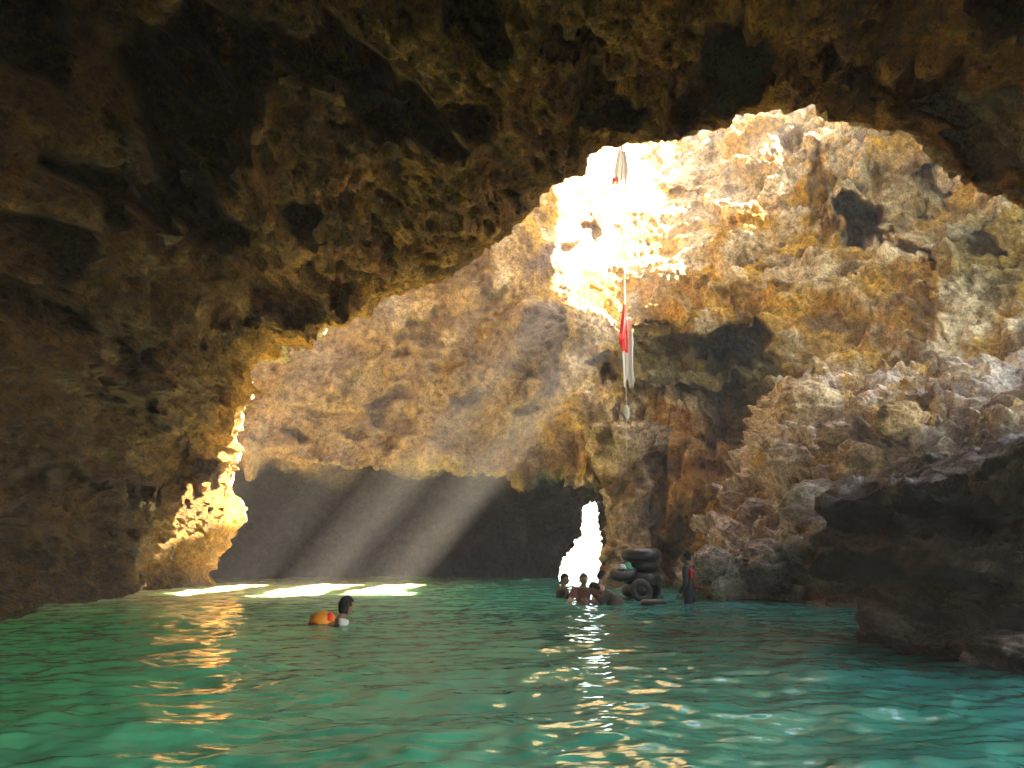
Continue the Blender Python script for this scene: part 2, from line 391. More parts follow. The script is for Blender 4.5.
nz = N('ShaderNodeTexNoise'); nz.inputs['Scale'].default_value = .35; L(tc.outputs['Object'], nz.inputs['Vector'])
mr = N('ShaderNodeMapRange'); mr.inputs['From Min'].default_value = -6; mr.inputs['From Max'].default_value = 5
ad = N('ShaderNodeMath'); ad.operation = 'MULTIPLY_ADD'; ad.inputs[1].default_value = 4; L(nz.outputs['Fac'], ad.inputs[0]); L(sp.outputs['X'], ad.inputs[2])
L(ad.outputs[0], mr.inputs['Value'])
cr = N('ShaderNodeValToRGB'); cr.color_ramp.elements[0].color = (.08, .46, .13, 1); cr.color_ramp.elements[1].color = (.035, .23, .2, 1)
e = cr.color_ramp.elements.new(.55); e.color = (.06, .36, .19, 1)
L(mr.outputs[0], cr.inputs['Fac'])
# pale sun glow painted into the water colour at the far left end
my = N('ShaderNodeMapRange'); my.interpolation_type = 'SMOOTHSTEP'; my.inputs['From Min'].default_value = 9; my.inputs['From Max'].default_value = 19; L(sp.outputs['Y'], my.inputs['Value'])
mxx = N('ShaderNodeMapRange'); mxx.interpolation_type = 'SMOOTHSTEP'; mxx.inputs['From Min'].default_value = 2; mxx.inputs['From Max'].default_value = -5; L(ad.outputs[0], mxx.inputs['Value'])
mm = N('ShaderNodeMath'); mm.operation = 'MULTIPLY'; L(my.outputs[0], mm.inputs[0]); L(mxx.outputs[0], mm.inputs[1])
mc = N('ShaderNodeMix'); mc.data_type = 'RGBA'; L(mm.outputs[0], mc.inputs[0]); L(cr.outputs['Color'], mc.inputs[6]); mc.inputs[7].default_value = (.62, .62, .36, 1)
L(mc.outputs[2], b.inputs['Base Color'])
b.inputs['Subsurface Weight'].default_value = .25; b.inputs['Subsurface Radius'].default_value = (.5, 1, .6); b.inputs['Subsurface Scale'].default_value = 1.5
b.inputs['Roughness'].default_value = .06; b.inputs['IOR'].default_value = 1.33
mp = N('ShaderNodeMapping'); mp.inputs['Scale'].default_value = (3, 6, 1); L(tc.outputs['Object'], mp.inputs['Vector'])
n2 = N('ShaderNodeTexNoise'); n2.inputs['Scale'].default_value = 1; n2.inputs['Detail'].default_value = 3; L(mp.outputs[0], n2.inputs['Vector'])
bp = N('ShaderNodeBump'); bp.inputs['Strength'].default_value = .35; bp.inputs['Distance'].default_value = .04
L(n2.outputs['Fac'], bp.inputs['Height']); L(bp.outputs['Normal'], b.inputs['Normal'])
M_water = m
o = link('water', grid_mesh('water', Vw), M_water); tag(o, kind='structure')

# ------------------------------------------------------------------ right bank: rubble slope
bx = [655, 700, 760, 820, 870, 930, 1000, 1080, 1180]
base_py = [606, 600, 602, 606, 612, 622, 634, 650, 670]
W0 = np.array([PW(a, b) for a, b in zip(bx, base_py)])
top = [(650, 560, 22.5), (705, 530, 21), (762, 450, 19.6), (800, 385, 18.6), (860, 375, 17.8), (930, 372, 16.4), (1000, 365, 15), (1080, 350, 13.6), (1180, 340, 12)]
T = np.array([P(*t) for t in top])
W0[0] = (4.6, 20, -.9); T[0] = (4.9, 25, -.8)
rows = []
r = W0.copy(); r[:, 2] = -.8; r[:, 1] -= .5; rows.append(r)
for f, bz in ((0, .0), (.12, .35), (.35, .35), (.6, .2), (.8, .1), (1, 0)):
    r = W0*(1-f)+T*f; r[:, 2] += bz*1.5; rows.append(r)
r = T+np.array([0, 3, .6]); rows.append(r)
V = loft(np.array(rows), tpar([20, 40, 60, 70, 70, 60, 16]), tpar([60]*8))
px, py = proj(V)
n = normals(V)
if n[..., 2].mean() < 0: n = -n
w = V+.35*np.stack([pn(V*.8, 240), pn(V*.8, 241), pn(V*.8, 242)], -1)
f1, f2 = worley(w*np.array([.55, .55, 1.1]), 23)
g1, g2 = worley(w*np.array([1.5, 1.5, 2.4])+5, 27)
k1, k2 = worley(w*4, 29)
lay = np.abs(pn(np.stack([V[..., 0]*.25, V[..., 1]*.25, V[..., 2]*1.6+.3*pn(V, 250)], -1), 251))
bk1, bc1 = blocks(w*np.array([.8, .8, 1.3]), 431); bk2, bc2 = blocks(w*np.array([2.4, 2.4, 3.4]), 432)
sz = V[..., 2]*.85+.5*fbm(V*np.array([.35, .35, .2]), 2, 260); saw = sz-np.floor(sz); sz2 = V[..., 2]*2.6+.7*fbm(V*np.array([.6, .6, .3]), 2, 262); saw2 = sz2-np.floor(sz2)
disp = .55*(saw*sstep(1, .86, saw)-.4)+.22*(saw2*sstep(1, .8, saw2)-.4)+.6*bk1+.36*bk2+.3*np.sqrt(np.clip(.5-f1*f1, 0, 1))+.25*np.sqrt(np.clip(.45-g1*g1, 0, 1))+.25*fbm(V*.5, 3, 230)+.1*np.sqrt(np.clip(.4-k1*k1, 0, 1))+.45*(.3-lay)-.08*(ridge(w*2.5, 4, 231)-.6)-.55
V = V+n*disp[..., None]
col = np.ones(V.shape)*np.array((.8, .68, .54))
col = mixc(col, (.4, .28, .2), sstep(0, .5, fbm(V*.7, 4, 232)))
col = mixc(col, OCH, sstep(.1, .5, fbm(V*.6+7, 4, 233)+.3*sstep(450, 380, py))*.7)
col = mixc(col, PUR, sstep(.1, .5, fbm(V*.9+17, 4, 234))*.5)
SLOPE = V
nz_ = np.abs(normals(V)[..., 2]); col = mixc(col, (.86, .76, .66), sstep(.35, .85, nz_+.2*fbm(V*2, 3, 261))*.8)  # upward faces painted paler for light from above
o = link('rubble_slope', grid_mesh('rubble_slope', V, col), M_boulder); tag(o, kind='structure')

# ------------------------------------------------------------------ near right rock ledge
def stack_rock(cx, cy, Rfun, zs, prof, htop, nth=420, nz=320, seed=0):
    pass
nth, nzr = 640, 420
th = np.linspace(0, 2*np.pi, nth, endpoint=False)
#            z/H,  radius
prof = [(-.30, 1.0), (0, 1.1), (.12, 1.06), (.22, 1.0), (.33, 1.02), (.39, 1.24), (.44, 1.28), (.475, 1.24), (.49, 1.06), (.55, .93), (.61, .92), (.64, 1.14), (.69, 1.19), (.74, 1.15), (.8, .97), (.88, .7), (.96, .4), (1.0, .02)]
pz = np.array([a for a, b in prof]); pr = np.array([b for a, b in prof])
tpf = np.linspace(0, 1, nzr)
arc = np.concatenate([[0], np.cumsum(np.hypot(np.diff(pz)*2.4, np.diff(pr)*2.0))]); arc /= arc[-1]
zz = np.interp(tpf, arc, pz); rr_ = np.interp(tpf, arc, pr)
TT, ZZ = np.meshgrid(th, zz); RR = np.repeat(rr_[:, None], nth, 1)
LC = np.array([6.9, 6.95])
ax_, ay_ = 2.8, 2.6
HT = 2.45+.25*np.cos(TT)
X = LC[0]+ax_*RR*np.cos(TT)*(1+.08*np.sin(3*TT+1)); Y = LC[1]+ay_*RR*np.sin(TT)*(1+.06*np.cos(2*TT))
V = np.stack([X, Y, ZZ*HT], -1)
n = normals(V)
o_ = V-np.array([LC[0], LC[1], 1.0])
if (n*o_).sum(-1).mean() < 0: n = -n
w = V+.25*np.stack([pn(V*1.2, 340), pn(V*1.2, 341), pn(V*1.2, 342)], -1)
f1, f2 = worley(w*np.array([.9, .9, 1.8]), 33)
lay = np.abs(pn(np.stack([w[..., 0]*.35, w[..., 1]*.35, V[..., 2]*5+1.6*pn(V*.7, 354)], -1), 351))
lay2 = np.abs(pn(np.stack([w[..., 0]*.9, w[..., 1]*.9, V[..., 2]*13+2.2*pn(V*1.5, 353)], -1), 352))
bk2, bc2 = blocks(w*np.array([.7, .7, 3.2]), 422); bk3, bc3 = blocks(w*np.array([2.5, 2.5, 6]), 423)
disp = .2*fbm(V*.6, 3, 330)+.3*(.3-lay)+.06*(.3-lay2)+.2*bk2+.08*bk3-.06*(ridge(w*3.2, 4, 331)-.6)-.03*(ridge(w*9, 3, 332)-.6)
V = V+n*disp[..., None]
col = np.ones(V.shape)*np.array((.1, .07, .06))
col = mixc(col, (.2, .15, .14), sstep(0, .5, fbm(V*1.3, 4, 333)))
col = mixc(col, (.06, .035, .025), sstep(0, .5, fbm(V*.9+7, 4, 334))*.8)
nz_ = normals(V)[..., 2]; nz_ = nz_ if (normals(V)*o_).sum(-1).mean() > 0 else -nz_
col = mixc(col, (.36, .29, .27), sstep(.1, .75, nz_+.25*fbm(V*2, 3, 360))*.9)   # top light painted in: upward faces made paler
o = link('rock_ledge', grid_mesh('rock_ledge', V, col*1.25, closed_u=True), M_ledge)
tag(o, 'dark layered rock ledge jutting over the water at the right edge', 'rock')


# ------------------------------------------------------------------ boulders lying on the rubble
SP = np.stack(proj(SLOPE), -1)
def on_slope(a, b):
    d = np.hypot(SP[..., 0]-a, SP[..., 1]-b); k = d < 5
    if not k.any(): k = d <= d.min()
    c = SLOPE[k]; return c[c[:, 1].argmin()]
def rock_mesh(name, r, seed, col, sub=6, lump=.22):
    bm = bmesh.new(); bmesh.ops.create_icosphere(bm, subdivisions=sub, radius=1)
    me = bpy.data.meshes.new(name); bm.to_mesh(me); bm.free()
    V = np.empty(len(me.vertices)*3, np.float32); me.vertices.foreach_get('co', V); V = V.reshape(-1, 3).astype(float)
    q = V+seed*3.7
    b1, _ = blocks(q*1.3, 500+seed); b2, _ = blocks(q*3.1, 520+seed); f1, f2 = worley(q*2.2, 540+seed)
    sz = V[:, 2]*1.6+.4*fbm(q*.7, 2, seed+50); saw = sz-np.floor(sz)
    V *= (1+lump*fbm(q*.8, 3, seed)+.7*lump*b1+.4*lump*b2+.6*lump*(saw*sstep(1, .8, saw)-.4)-.25*lump*(ridge(q*3, 4, seed+9)-.6)+.2*lump*(f2-f1))[:, None]
    V *= np.array(r)
    me.vertices.foreach_set('co', V.astype(np.float32).reshape(-1)); smooth(me)
    c = np.ones(V.shape)*np.array(col); c = mixc(c, np.array(col)*.6, sstep(0, .5, fbm(q*1.2, 3, seed+30)))
    ca = me.color_attributes.new('tint', 'FLOAT_COLOR', 'POINT'); c4 = np.ones((len(V), 4), np.float32); c4[:, :3] = c
    ca.data.foreach_set('color', c4.reshape(-1)); me.update()
    return me
BL = [(812, 402, 34, 26, (.72, .56, .36), 'pale rounded flowstone knob crowning the rubble bank, just below the ochre wall', .9),
      (866, 474, 27, 24, (.55, .38, .2), 'buff barrel-shaped boulder standing proud halfway up the bank above the dark ledge', 1.1),
      (790, 455, 24, 15, (.66, .54, .42), 'flat cream slab wedged under the flowstone knob', .8),
      (838, 432, 22, 15, (.64, .5, .36), 'small cream boulder between the flowstone knob and the barrel-shaped boulder', .8),
      (822, 506, 31, 20, (.58, .48, .4), 'wide greyish boulder in the middle of the rubble bank', .8),
      (762, 510, 22, 14, (.6, .5, .42), 'low pinkish boulder where the rubble bank meets the ochre curtain', .8),
      (715, 562, 20, 17, (.58, .47, .37), 'round boulder at the foot of the bank behind the standing diver', .9),
      (770, 566, 30, 19, (.52, .42, .34), 'broad weathered boulder low on the bank above the waterline', .8),
      (842, 560, 26, 22, (.5, .4, .33), 'rough grey boulder beside the underside of the dark ledge', .9),
      (905, 425, 25, 20, (.58, .42, .22), 'ochre boulder lodged at the top of the bank behind the dark ledge', .9),
      (780, 592, 15, 7, (.45, .36, .28), 'small flat stone awash at the foot of the rubble bank', .8)]
for k, (a, b, rw, rh, c, lab, dp) in enumerate(BL):
    p = on_slope(a, b); s_ = p[1]/F
    me = rock_mesh('boulder', (rw*s_*1.05, rw*s_*dp, rh*s_*1.1), 11+k, c)
    o = link('boulder', me, M_boulder); o.location = (p[0], p[1]+rw*s_*.35, p[2]); o.rotation_euler = (0, 0, k*.7)
    tag(o, lab, 'boulder', 'boulders on the rubble bank')
p = PW(881, 637, .03)
o = link('stone', rock_mesh('stone', (.13, .1, .07), 40, (.05, .04, .04), 4), M_ledge); o.location = p
tag(o, 'small black stone poking out of the water at the foot of the dark ledge', 'stone')

# rock pillar between the daylight opening and the tubes
nth, nzr = 260, 300
tA, zA = np.meshgrid(np.linspace(0, 2*np.pi, nth, endpoint=False), np.linspace(-.8, 5.2, nzr))
pc = P(630, 560, 23.4)
rad_ = np.interp(zA, [-.8, 0, 1.2, 2.2, 3.2, 4.2, 5.2], [1.3, 1.15, .85, .75, .85, 1.15, 1.7])
V = np.stack([pc[0]+.9*rad_*np.cos(tA), pc[1]+rad_*np.sin(tA), zA], -1)
n = np.stack([np.cos(tA), np.sin(tA), tA*0], -1)
b1, _ = blocks(V*np.array([1.5, 1.5, 2.2]), 600); g1, g2 = worley(V*3, 601)
V = V+n*(.35*fbm(V*.9, 4, 602)+.25*b1+.12*(g2-g1)-.1*(ridge(V*2.5, 3, 603)-.6))[..., None]
col = mixc(np.ones(V.shape)*np.array((.62, .46, .3)), BRN, sstep(0, .5, fbm(V*.8, 3, 604)))
o = link('rock_pillar', grid_mesh('rock_pillar', V, col, closed_u=True), M_boulder)
tag(o, 'squat cream limestone pillar standing beside the dazzling daylight gap', 'rock')

# ------------------------------------------------------------------ small builders
def torus_mesh(name, R0, r0, squash=1.0, nu=64, nv=24, lump=.0):
    u, v = np.meshgrid(np.linspace(0, 2*np.pi, nv, endpoint=False), np.linspace(0, 2*np.pi, nu, endpoint=False))
    rr = r0*(1+lump*np.sin(v*9))
    V = np.stack([(R0+rr*np.cos(u))*np.cos(v), (R0+rr*np.cos(u))*np.sin(v), rr*np.sin(u)*squash], -1)
    V = np.concatenate([V, V[:1]], 0)
    me = grid_mesh(name, V, closed_u=True)
    bm = bmesh.new(); bm.from_mesh(me); bmesh.ops.remove_doubles(bm, verts=bm.verts, dist=1e-5); bmesh.ops.recalc_face_normals(bm, faces=bm.faces); bm.to_mesh(me); bm.free(); smooth(me)
    return me
def tube_mesh(name, pts, rad, ns=8):
    pts = [Vector(p) for p in pts]; bm = bmesh.new(); rings = []
    for i, p in enumerate(pts):
        d = (pts[min(i+1, len(pts)-1)]-pts[max(i-1, 0)]).normalized()
        a = d.orthogonal().normalized() if i == 0 else (a-d*a.dot(d)).normalized()
        b = d.cross(a); r = rad[i] if hasattr(rad, '__len__') else rad
        rings.append([bm.verts.new(p+(a*math.cos(t)+b*math.sin(t))*r) for t in [2*math.pi*k/ns for k in range(ns)]])
    for A, B in zip(rings, rings[1:]):
        for k in range(ns): bm.faces.new((A[k], A[(k+1) % ns], B[(k+1) % ns], B[k]))
    bm.faces.new(rings[0][::-1]); bm.faces.new(rings[-1])
    me = bpy.data.meshes.new(name); bm.to_mesh(me); bm.free(); smooth(me); return me
def empty(name, loc, rz=0, scale=1):
    o = bpy.data.objects.new(name, None); COL.objects.link(o); o.location = loc; o.rotation_euler = (0, 0, rz); o.scale = (scale,)*3; o.empty_display_size = .1
    return o
def skin(verts, edges, sub=2, root=0):
    """grow one smooth limbed surface: verts {name: (x,y,z,r)}; returns a mesh"""
    keys = list(verts); me = bpy.data.meshes.new('s')
    me.from_pydata([verts[k][:3] for k in keys], [(keys.index(a), keys.index(b)) for a, b in edges], [])
    ob = bpy.data.objects.new('s', me); COL.objects.link(ob)
    md = ob.modifiers.new('Skin', 'SKIN'); md.use_smooth_shade = True
    for k, sv in zip(keys, me.skin_vertices[0].data):
        r = verts[k][3]; sv.radius = r if isinstance(r, tuple) else (r, r)
    me.skin_vertices[0].data[root].use_root = True
    sb = ob.modifiers.new('Sub', 'SUBSURF'); sb.levels = sub; sb.render_levels = sub
    dg = bpy.context.evaluated_depsgraph_get(); dg.update()
    out = bpy.data.meshes.new_from_object(ob.evaluated_get(dg))
    bpy.data.objects.remove(ob); bpy.data.meshes.remove(me)
    return out
def head_mesh(c, yaw, pitch=0, s=1.0):
    """a face looking along +x before yaw"""
    bm = bmesh.new(); bmesh.ops.create_uvsphere(bm, u_segments=40, v_segments=28, radius=1)
    for v in bm.verts:
        x, y, z = v.co
        X = x*.098; Y = y*.076*(1-.22*max(0, -z)**1.5); Z = z*.118
        if x > 0:
            X -= .018*max(0, z-.25)*x                                         # forehead slopes
            X += .034*math.exp(-((y/.17)**2+((z+.13)/.2)**2))                 # nose
            X -= .014*math.exp(-(((abs(y)-.42)/.2)**2+((z-.06)/.14)**2))      # eye sockets
            X += .008*math.exp(-(((z-.24)/.1)**2+(y/.6)**2))                  # brow
            X += .010*math.exp(-((y/.25)**2+((z+.48)/.07)**2))-.006*math.exp(-((y/.3)**2+((z+.55)/.03)**2))
            X += .014*math.exp(-((y/.3)**2+((z+.8)/.14)**2))                  # chin
        Y += (.012 if y > 0 else -.012)*math.exp(-(((x+.02)/.16)**2+((z+.02)/.26)**2))  # ears
        v.co = (X, Y, Z)
    me = bpy.data.meshes.new('h'); bm.to_mesh(me); bm.free()
    M = Matrix.Translation(Vector(c)) @ Matrix.Rotation(yaw, 4, 'Z') @ Matrix.Rotation(-pitch, 4, 'Y') @ Matrix.Scale(s, 4)
    me.transform(M); smooth(me); return me
def hair_mesh(c, yaw, pitch=0, s=1.0, seed=1, long=0.):
    bm = bmesh.new(); bmesh.ops.create_icosphere(bm, subdivisions=5, radius=1)
    dele = [v for v in bm.verts if (v.co.x > .25 and v.co.z < .38) or (v.co.z < -.42-long) or (v.co.x > -.15 and v.co.z < -.05)]
    bmesh.ops.delete(bm, geom=dele, context='VERTS')
    co = np.array([v.co for v in bm.verts]); nn = fbm(co*4+seed, 4, seed)
    for v, k in zip(bm.verts, nn):
        x, y, z = v.co; q = 1.1+.1*k
        v.co = (x*.104*q-.006, y*.09*q, z*.124*q+.008)
    me = bpy.data.meshes.new('hair'); bm.to_mesh(me); bm.free()
    M = Matrix.Translation(Vector(c)) @ Matrix.Rotation(yaw, 4, 'Z') @ Matrix.Rotation(-pitch, 4, 'Y') @ Matrix.Scale(s, 4)
    me.transform(M); smooth(me); return me
def join(meshes, name):
    bm = bmesh.new()
    for m_ in meshes: bm.from_mesh(m_)
    me = bpy.data.meshes.new(name); bm.to_mesh(me); bm.free(); smooth(me)
    for m_ in meshes: bpy.data.meshes.remove(m_)
    return me
def hand_meshes(wrist, d, palm_n):
    """palm and five separate bent fingers from the wrist along d"""
    w0 = Vector(wrist); d = Vector(d).normalized(); n = Vector(palm_n); n = (n-d*n.dot(d)).normalized(); s_ = d.cross(n)
    out = [skin({'a': (*w0, .024), 'b': (*(w0+d*.045), (.036, .02)), 'c': (*(w0+d*.085), (.038, .016))}, [('a', 'b'), ('b', 'c')], 1)]
    for k, (off, ln) in enumerate([(-.028, .062), (-.009, .075), (.010, .07), (.028, .055)]):
        b = w0+d*.08+s_*off; m1 = b+d*ln*.55+n*.006; t = m1+d*ln*.4+n*.022
        out.append(skin({'a': (*b, .0095), 'b': (*m1, .0085), 'c': (*t, .007)}, [('a', 'b'), ('b', 'c')], 1))
    b = w0+d*.025-s_*.028; m1 = b-s_*.028+d*.03; t = m1+d*.032+n*.012
    out.append(skin({'a': (*b, .012), 'b': (*m1, .0105), 'c': (*t, .008)}, [('a', 'b'), ('b', 'c')], 1))
    return out
def person(base, rz, J, label, skinm, hairm, clothes, yaw=0, pitch=0, seed=1, hats=None, long=0.):
    """J: joints in the person's own frame (facing +x)."""
    root = empty('person', base, rz)
    V_ = {'pelvis': (*J['pelvis'], (.13, .15)), 'waist': (*J['waist'], (.11, .135)), 'chest': (*J['chest'], (.12, .165)), 'neckb': (*J['neckb'], .07), 'neck': (*J['neck'], .055)}
    head = Vector(J['head']); V_['skull'] = (*(head-Vector((.015, 0, .04))), .06)
    E = [('pelvis', 'waist'), ('waist', 'chest'), ('chest', 'neckb'), ('neckb', 'neck'), ('neck', 'skull')]
    for sd_ in ('l', 'r'):
        V_['sh'+sd_] = (*J['sh'+sd_], .068); V_['el'+sd_] = (*J['el'+sd_], .046); V_['wr'+sd_] = (*J['wr'+sd_], .03)
        E += [('chest', 'sh'+sd_), ('sh'+sd_, 'el'+sd_), ('el'+sd_, 'wr'+sd_)]
        V_['hp'+sd_] = (*J['hp'+sd_], .095); V_['kn'+sd_] = (*J['kn'+sd_], .062); V_['an'+sd_] = (*J['an'+sd_], .042); V_['to'+sd_] = (*J['to'+sd_], .035)
        E += [('pelvis', 'hp'+sd_), ('hp'+sd_, 'kn'+sd_), ('kn'+sd_, 'an'+sd_), ('an'+sd_, 'to'+sd_)]
    ms = [skin(V_, E), head_mesh(head, yaw, pitch)]
    for sd_ in ('l', 'r'):
        wr = Vector(J['wr'+sd_]); d = wr-Vector(J['el'+sd_])
        ms += hand_meshes(wr, d, (0, -1 if sd_ == 'l' else 1, -.4))
    link('body', join(ms, 'body'), skinm, root)
    link('hair', hair_mesh(head, yaw, pitch, 1, seed, long), hairm, root)
    for (nm, mat, bones, grow) in clothes:
        vs_ = {}
        for a, b in bones:
            for q in (a, b):
                r = V_[q][3]; r = tuple(x+grow for x in r) if isinstance(r, tuple) else r+grow
                vs_[q] = (*V_[q][:3], r)
        keys = list(vs_); root_i = keys.index('chest') if 'chest' in keys else (keys.index('pelvis') if 'pelvis' in keys else 0)
        link(nm, skin(vs_, bones, 2, root_i), mat, root)
    tag(root, label, 'person')
    return root
def stand(h=1.0, arm='down'):
    J = dict(pelvis=(0, 0, .95), waist=(0, 0, 1.12), chest=(0, 0, 1.34), neckb=(-.01, 0, 1.47), neck=(0, 0, 1.53), head=(.03, 0, 1.64),
             shl=(0, .19, 1.42), shr=(0, -.19, 1.42), ell=(-.02, .25, 1.13), elr=(-.02, -.25, 1.13), wrl=(.08, .26, .9), wrr=(.08, -.26, .9),
             hpl=(0, .1, .88), hpr=(0, -.1, .88), knl=(.02, .11, .48), knr=(.02, -.11, .48), anl=(0, .12, .08), anr=(0, -.12, .08), tol=(.17, .13, .03), tor=(.17, -.13, .03))
    return {k: tuple(c*h for c in v) for k, v in J.items()}
TORSO = [('pelvis', 'waist'), ('waist', 'chest'), ('chest', 'neckb'), ('chest', 'shl'), ('chest', 'shr')]
SLEEVE = [('shl', 'ell'), ('shr', 'elr')]; LSL = [('ell', 'wrl'), ('elr', 'wrr')]
LEGS = [('pelvis', 'hpl'), ('pelvis', 'hpr'), ('hpl', 'knl'), ('hpr', 'knr')]; SHIN = [('knl', 'anl'), ('knr', 'anr')]
VEST = [('waist', 'chest'), ('chest', 'neckb'), ('chest', 'shl'), ('chest', 'shr')]
S_skin = simple('skin_brown', (.24, .12, .065), .45); S_tan = simple('skin_tan', (.45, .26, .14), .45)
S_hair = simple('black_hair', (.008, .007, .007), .8, spec=.2); S_hairb = simple('brown_hair', (.05, .025, .015), .4)
S_suit = simple('navy_wetsuit', (.012, .015, .03), .4); S_black = simple('black_cloth', (.012, .012, .014), .6)
S_red = simple('red_vest', (.75, .03, .02), .5); S_oran = simple('orange_vest', (.8, .25, .02), .5); S_maroon = simple('maroon_vest', (.16, .035, .02), .6)
S_white = simple('white_cloth', (.75, .74, .72), .7); S_brown = simple('brown_shirt', (.06, .035, .028), .7); S_grey = simple('grey_shirt', (.4, .4, .42), .7)
nt_ = S_white.node_tree; tl_ = nt_.nodes.new('ShaderNodeBsdfTranslucent'); tl_.inputs[0].default_value = (.8, .78, .74, 1); ms_ = nt_.nodes.new('ShaderNodeMixShader'); ms_.inputs[0].default_value = .35
nt_.links.new(nt_.nodes['Principled BSDF'].outputs[0], ms_.inputs[1]); nt_.links.new(tl_.outputs[0], ms_.inputs[2]); nt_.links.new(ms_.outputs[0], nt_.nodes['Material Output'].inputs['Surface'])
S_rub = simple('black_rubber', (.012, .012, .014), .3); S_green = simple('green_cloth', (.03, .28, .15), .6)
S_metal = simple('valve_metal', (.5, .45, .3), .3, .9); S_redc = simple('red_cloth', (.75, .01, .015), .7)

def sheet(name, o0, ux, uy, w, h, mat, parent, bulge=.02, amp=.01, nx=24, ny=24, th=.02):
    """padded panel"""
    o0, ux, uy = Vector(o0), Vector(ux).normalized(), Vector(uy).normalized(); n_ = ux.cross(uy)
    bm = bmesh.new(); g = []
    for side in (0, 1):
        G = []
        for j in range(ny+1):
            r_ = []
            for i in range(nx+1):
                a, b = i/nx*2-1, j/ny*2-1
                e_ = (1-a**6)*(1-b**6)
                r_.append(bm.verts.new(o0+ux*a*w/2+uy*b*h/2+n_*((1 if side else -1)*th*e_**.5+bulge*(1-a*a))))
            G.append(r_)
        for j in range(ny):
            for i in range(nx):
                f = (G[j][i], G[j][i+1], G[j+1][i+1], G[j+1][i]); bm.faces.new(f if side else f[::-1])
    bmesh.ops.remove_doubles(bm, verts=bm.verts, dist=1e-5)
    me = bpy.data.meshes.new(name); bm.to_mesh(me); bm.free(); smooth(me)
    return link(name, me, mat, parent)

# --- swimmer in the middle of the pool, swimming away to the right
J = dict(pelvis=(-.5, 0, -.34), waist=(-.34, 0, -.2), chest=(-.16, 0, -.07), neckb=(-.03, 0, .06), neck=(.03, 0, .12), head=(.09, 0, .25),
         shl=(-.08, .19, -.0), shr=(-.08, -.19, -.0), ell=(.14, .3, -.1), elr=(.12, -.3, -.08), wrl=(.36, .2, -.05), wrr=(.36, -.16, -.02),
         hpl=(-.58, .1, -.4), hpr=(-.58, -.1, -.4), knl=(-.85, .12, -.68), knr=(-.8, -.12, -.7), anl=(-1.2, .12, -.85), anr=(-1.15, -.12, -.9), tol=(-1.35, .12, -.9), tor=(-1.3, -.12, -.95))
b = PW(339, 626)
sw = person(b, R(12), J, 'black-haired swimmer in an orange life vest alone in the green pool', S_skin, S_hair,
            [('wetsuit', S_black, TORSO+SLEEVE+LSL+LEGS, .008)], yaw=R(32), seed=3, long=.3)
v1 = link('life_vest', rock_mesh('life_vest', (.18, .2, .125), 71, (.8, .25, .02), 4, .07), S_oran, sw); v1.location = (-.22, .02, .075)
v2 = link('vest_underside', rock_mesh('vest_underside', (.2, .215, .1), 72, (.1, .03, .02), 4, .06), S_maroon, v1); v2.location = (0, 0, -.06)  # darker maroon lower part of the vest
sheet('vest_stripe', (.1, -.14, .05), (1, -.5, 0), (.1, .5, .8), .08, .12, S_red, v1, .02)
sheet('collar', (.06, -.13, .05), (1, 0, -.2), (0, .5, 1), .14, .1, S_white, sw, .02)

# --- person standing thigh-deep by the bank
b = PW(690, 604); b[2] = -.72
J = stand(1.0)
J.update(ell=(.0, .23, 1.12), wrl=(.14, .2, .93), elr=(.02, -.24, 1.12), wrr=(.16, -.2, .92), head=(.04, 0, 1.63))
st = person(b, R(150), J, 'person in navy wetsuit and maroon vest standing thigh-deep beside the rubble bank', S_skin, S_hair,
            [('wetsuit', S_suit, TORSO+SLEEVE+LSL+LEGS+SHIN, .008)], yaw=R(10), seed=5)
v1 = link('life_vest', skin({'a': (-.04, 0, 1.02, (.125, .17)), 'b': (-.05, 0, 1.2, (.135, .18)), 'c': (-.05, 0, 1.38, (.12, .17))}, [('a', 'b'), ('b', 'c')], 2, 1), S_maroon, st)
sheet('shoulder_pad', (-.1, .13, 1.31), (.35, 1, 0), (0, 0, 1), .13, .2, S_red, v1, .03, th=.05)

# --- four people bathing in front of the daylight gap
def crouch():
    return dict(pelvis=(-.05, 0, .0), waist=(-.02, 0, .14), chest=(.03, 0, .34), neckb=(.05, 0, .47), neck=(.07, 0, .53), head=(.11, 0, .64),
                shl=(.03, .18, .42), shr=(.03, -.18, .42), ell=(.12, .26, .2), elr=(.12, -.26, .2), wrl=(.3, .16, .12), wrr=(.3, -.16, .12),
                hpl=(0, .1, -.04), hpr=(0, -.1, -.04), knl=(.36, .14, -.2), knr=(.36, -.14, -.2), anl=(.3, .14, -.6), anr=(.3, -.14, -.6), tol=(.42, .15, -.66), tor=(.42, -.15, -.66))
b = PW(561, 599); b[2] = -.22
g1_ = person(b, R(20), crouch(), 'bather in black top and grey vest on the dark side of the daylight gap', S_skin, S_hair,
             [('shirt', S_black, TORSO+SLEEVE+LSL, .01)], yaw=R(-60), seed=7)
v1 = link('life_vest', skin({'a': (.02, 0, .16, (.13, .16)), 'b': (.05, 0, .36, (.14, .18))}, [('a', 'b')], 2), S_grey, g1_)
b = PW(583, 601); b[2] = -.2
J = crouch(); J.update(ell=(.14, .32, .24), wrl=(.26, .45, .2), elr=(.14, -.32, .24), wrr=(.28, -.42, .2))
g2_ = person(b, R(-80), J, 'bather in red life vest with arms spread in front of the daylight gap', S_tan, S_hairb,
             [('shirt', S_maroon, TORSO+SLEEVE, .01)], yaw=R(10), seed=8)
v1 = link('life_vest', skin({'a': (.02, 0, .12, (.14, .17)), 'b': (.05, 0, .3, (.15, .185))}, [('a', 'b')], 2), S_red, g2_)
b = PW(601, 600); b[1] += .5; b[2] = -.16
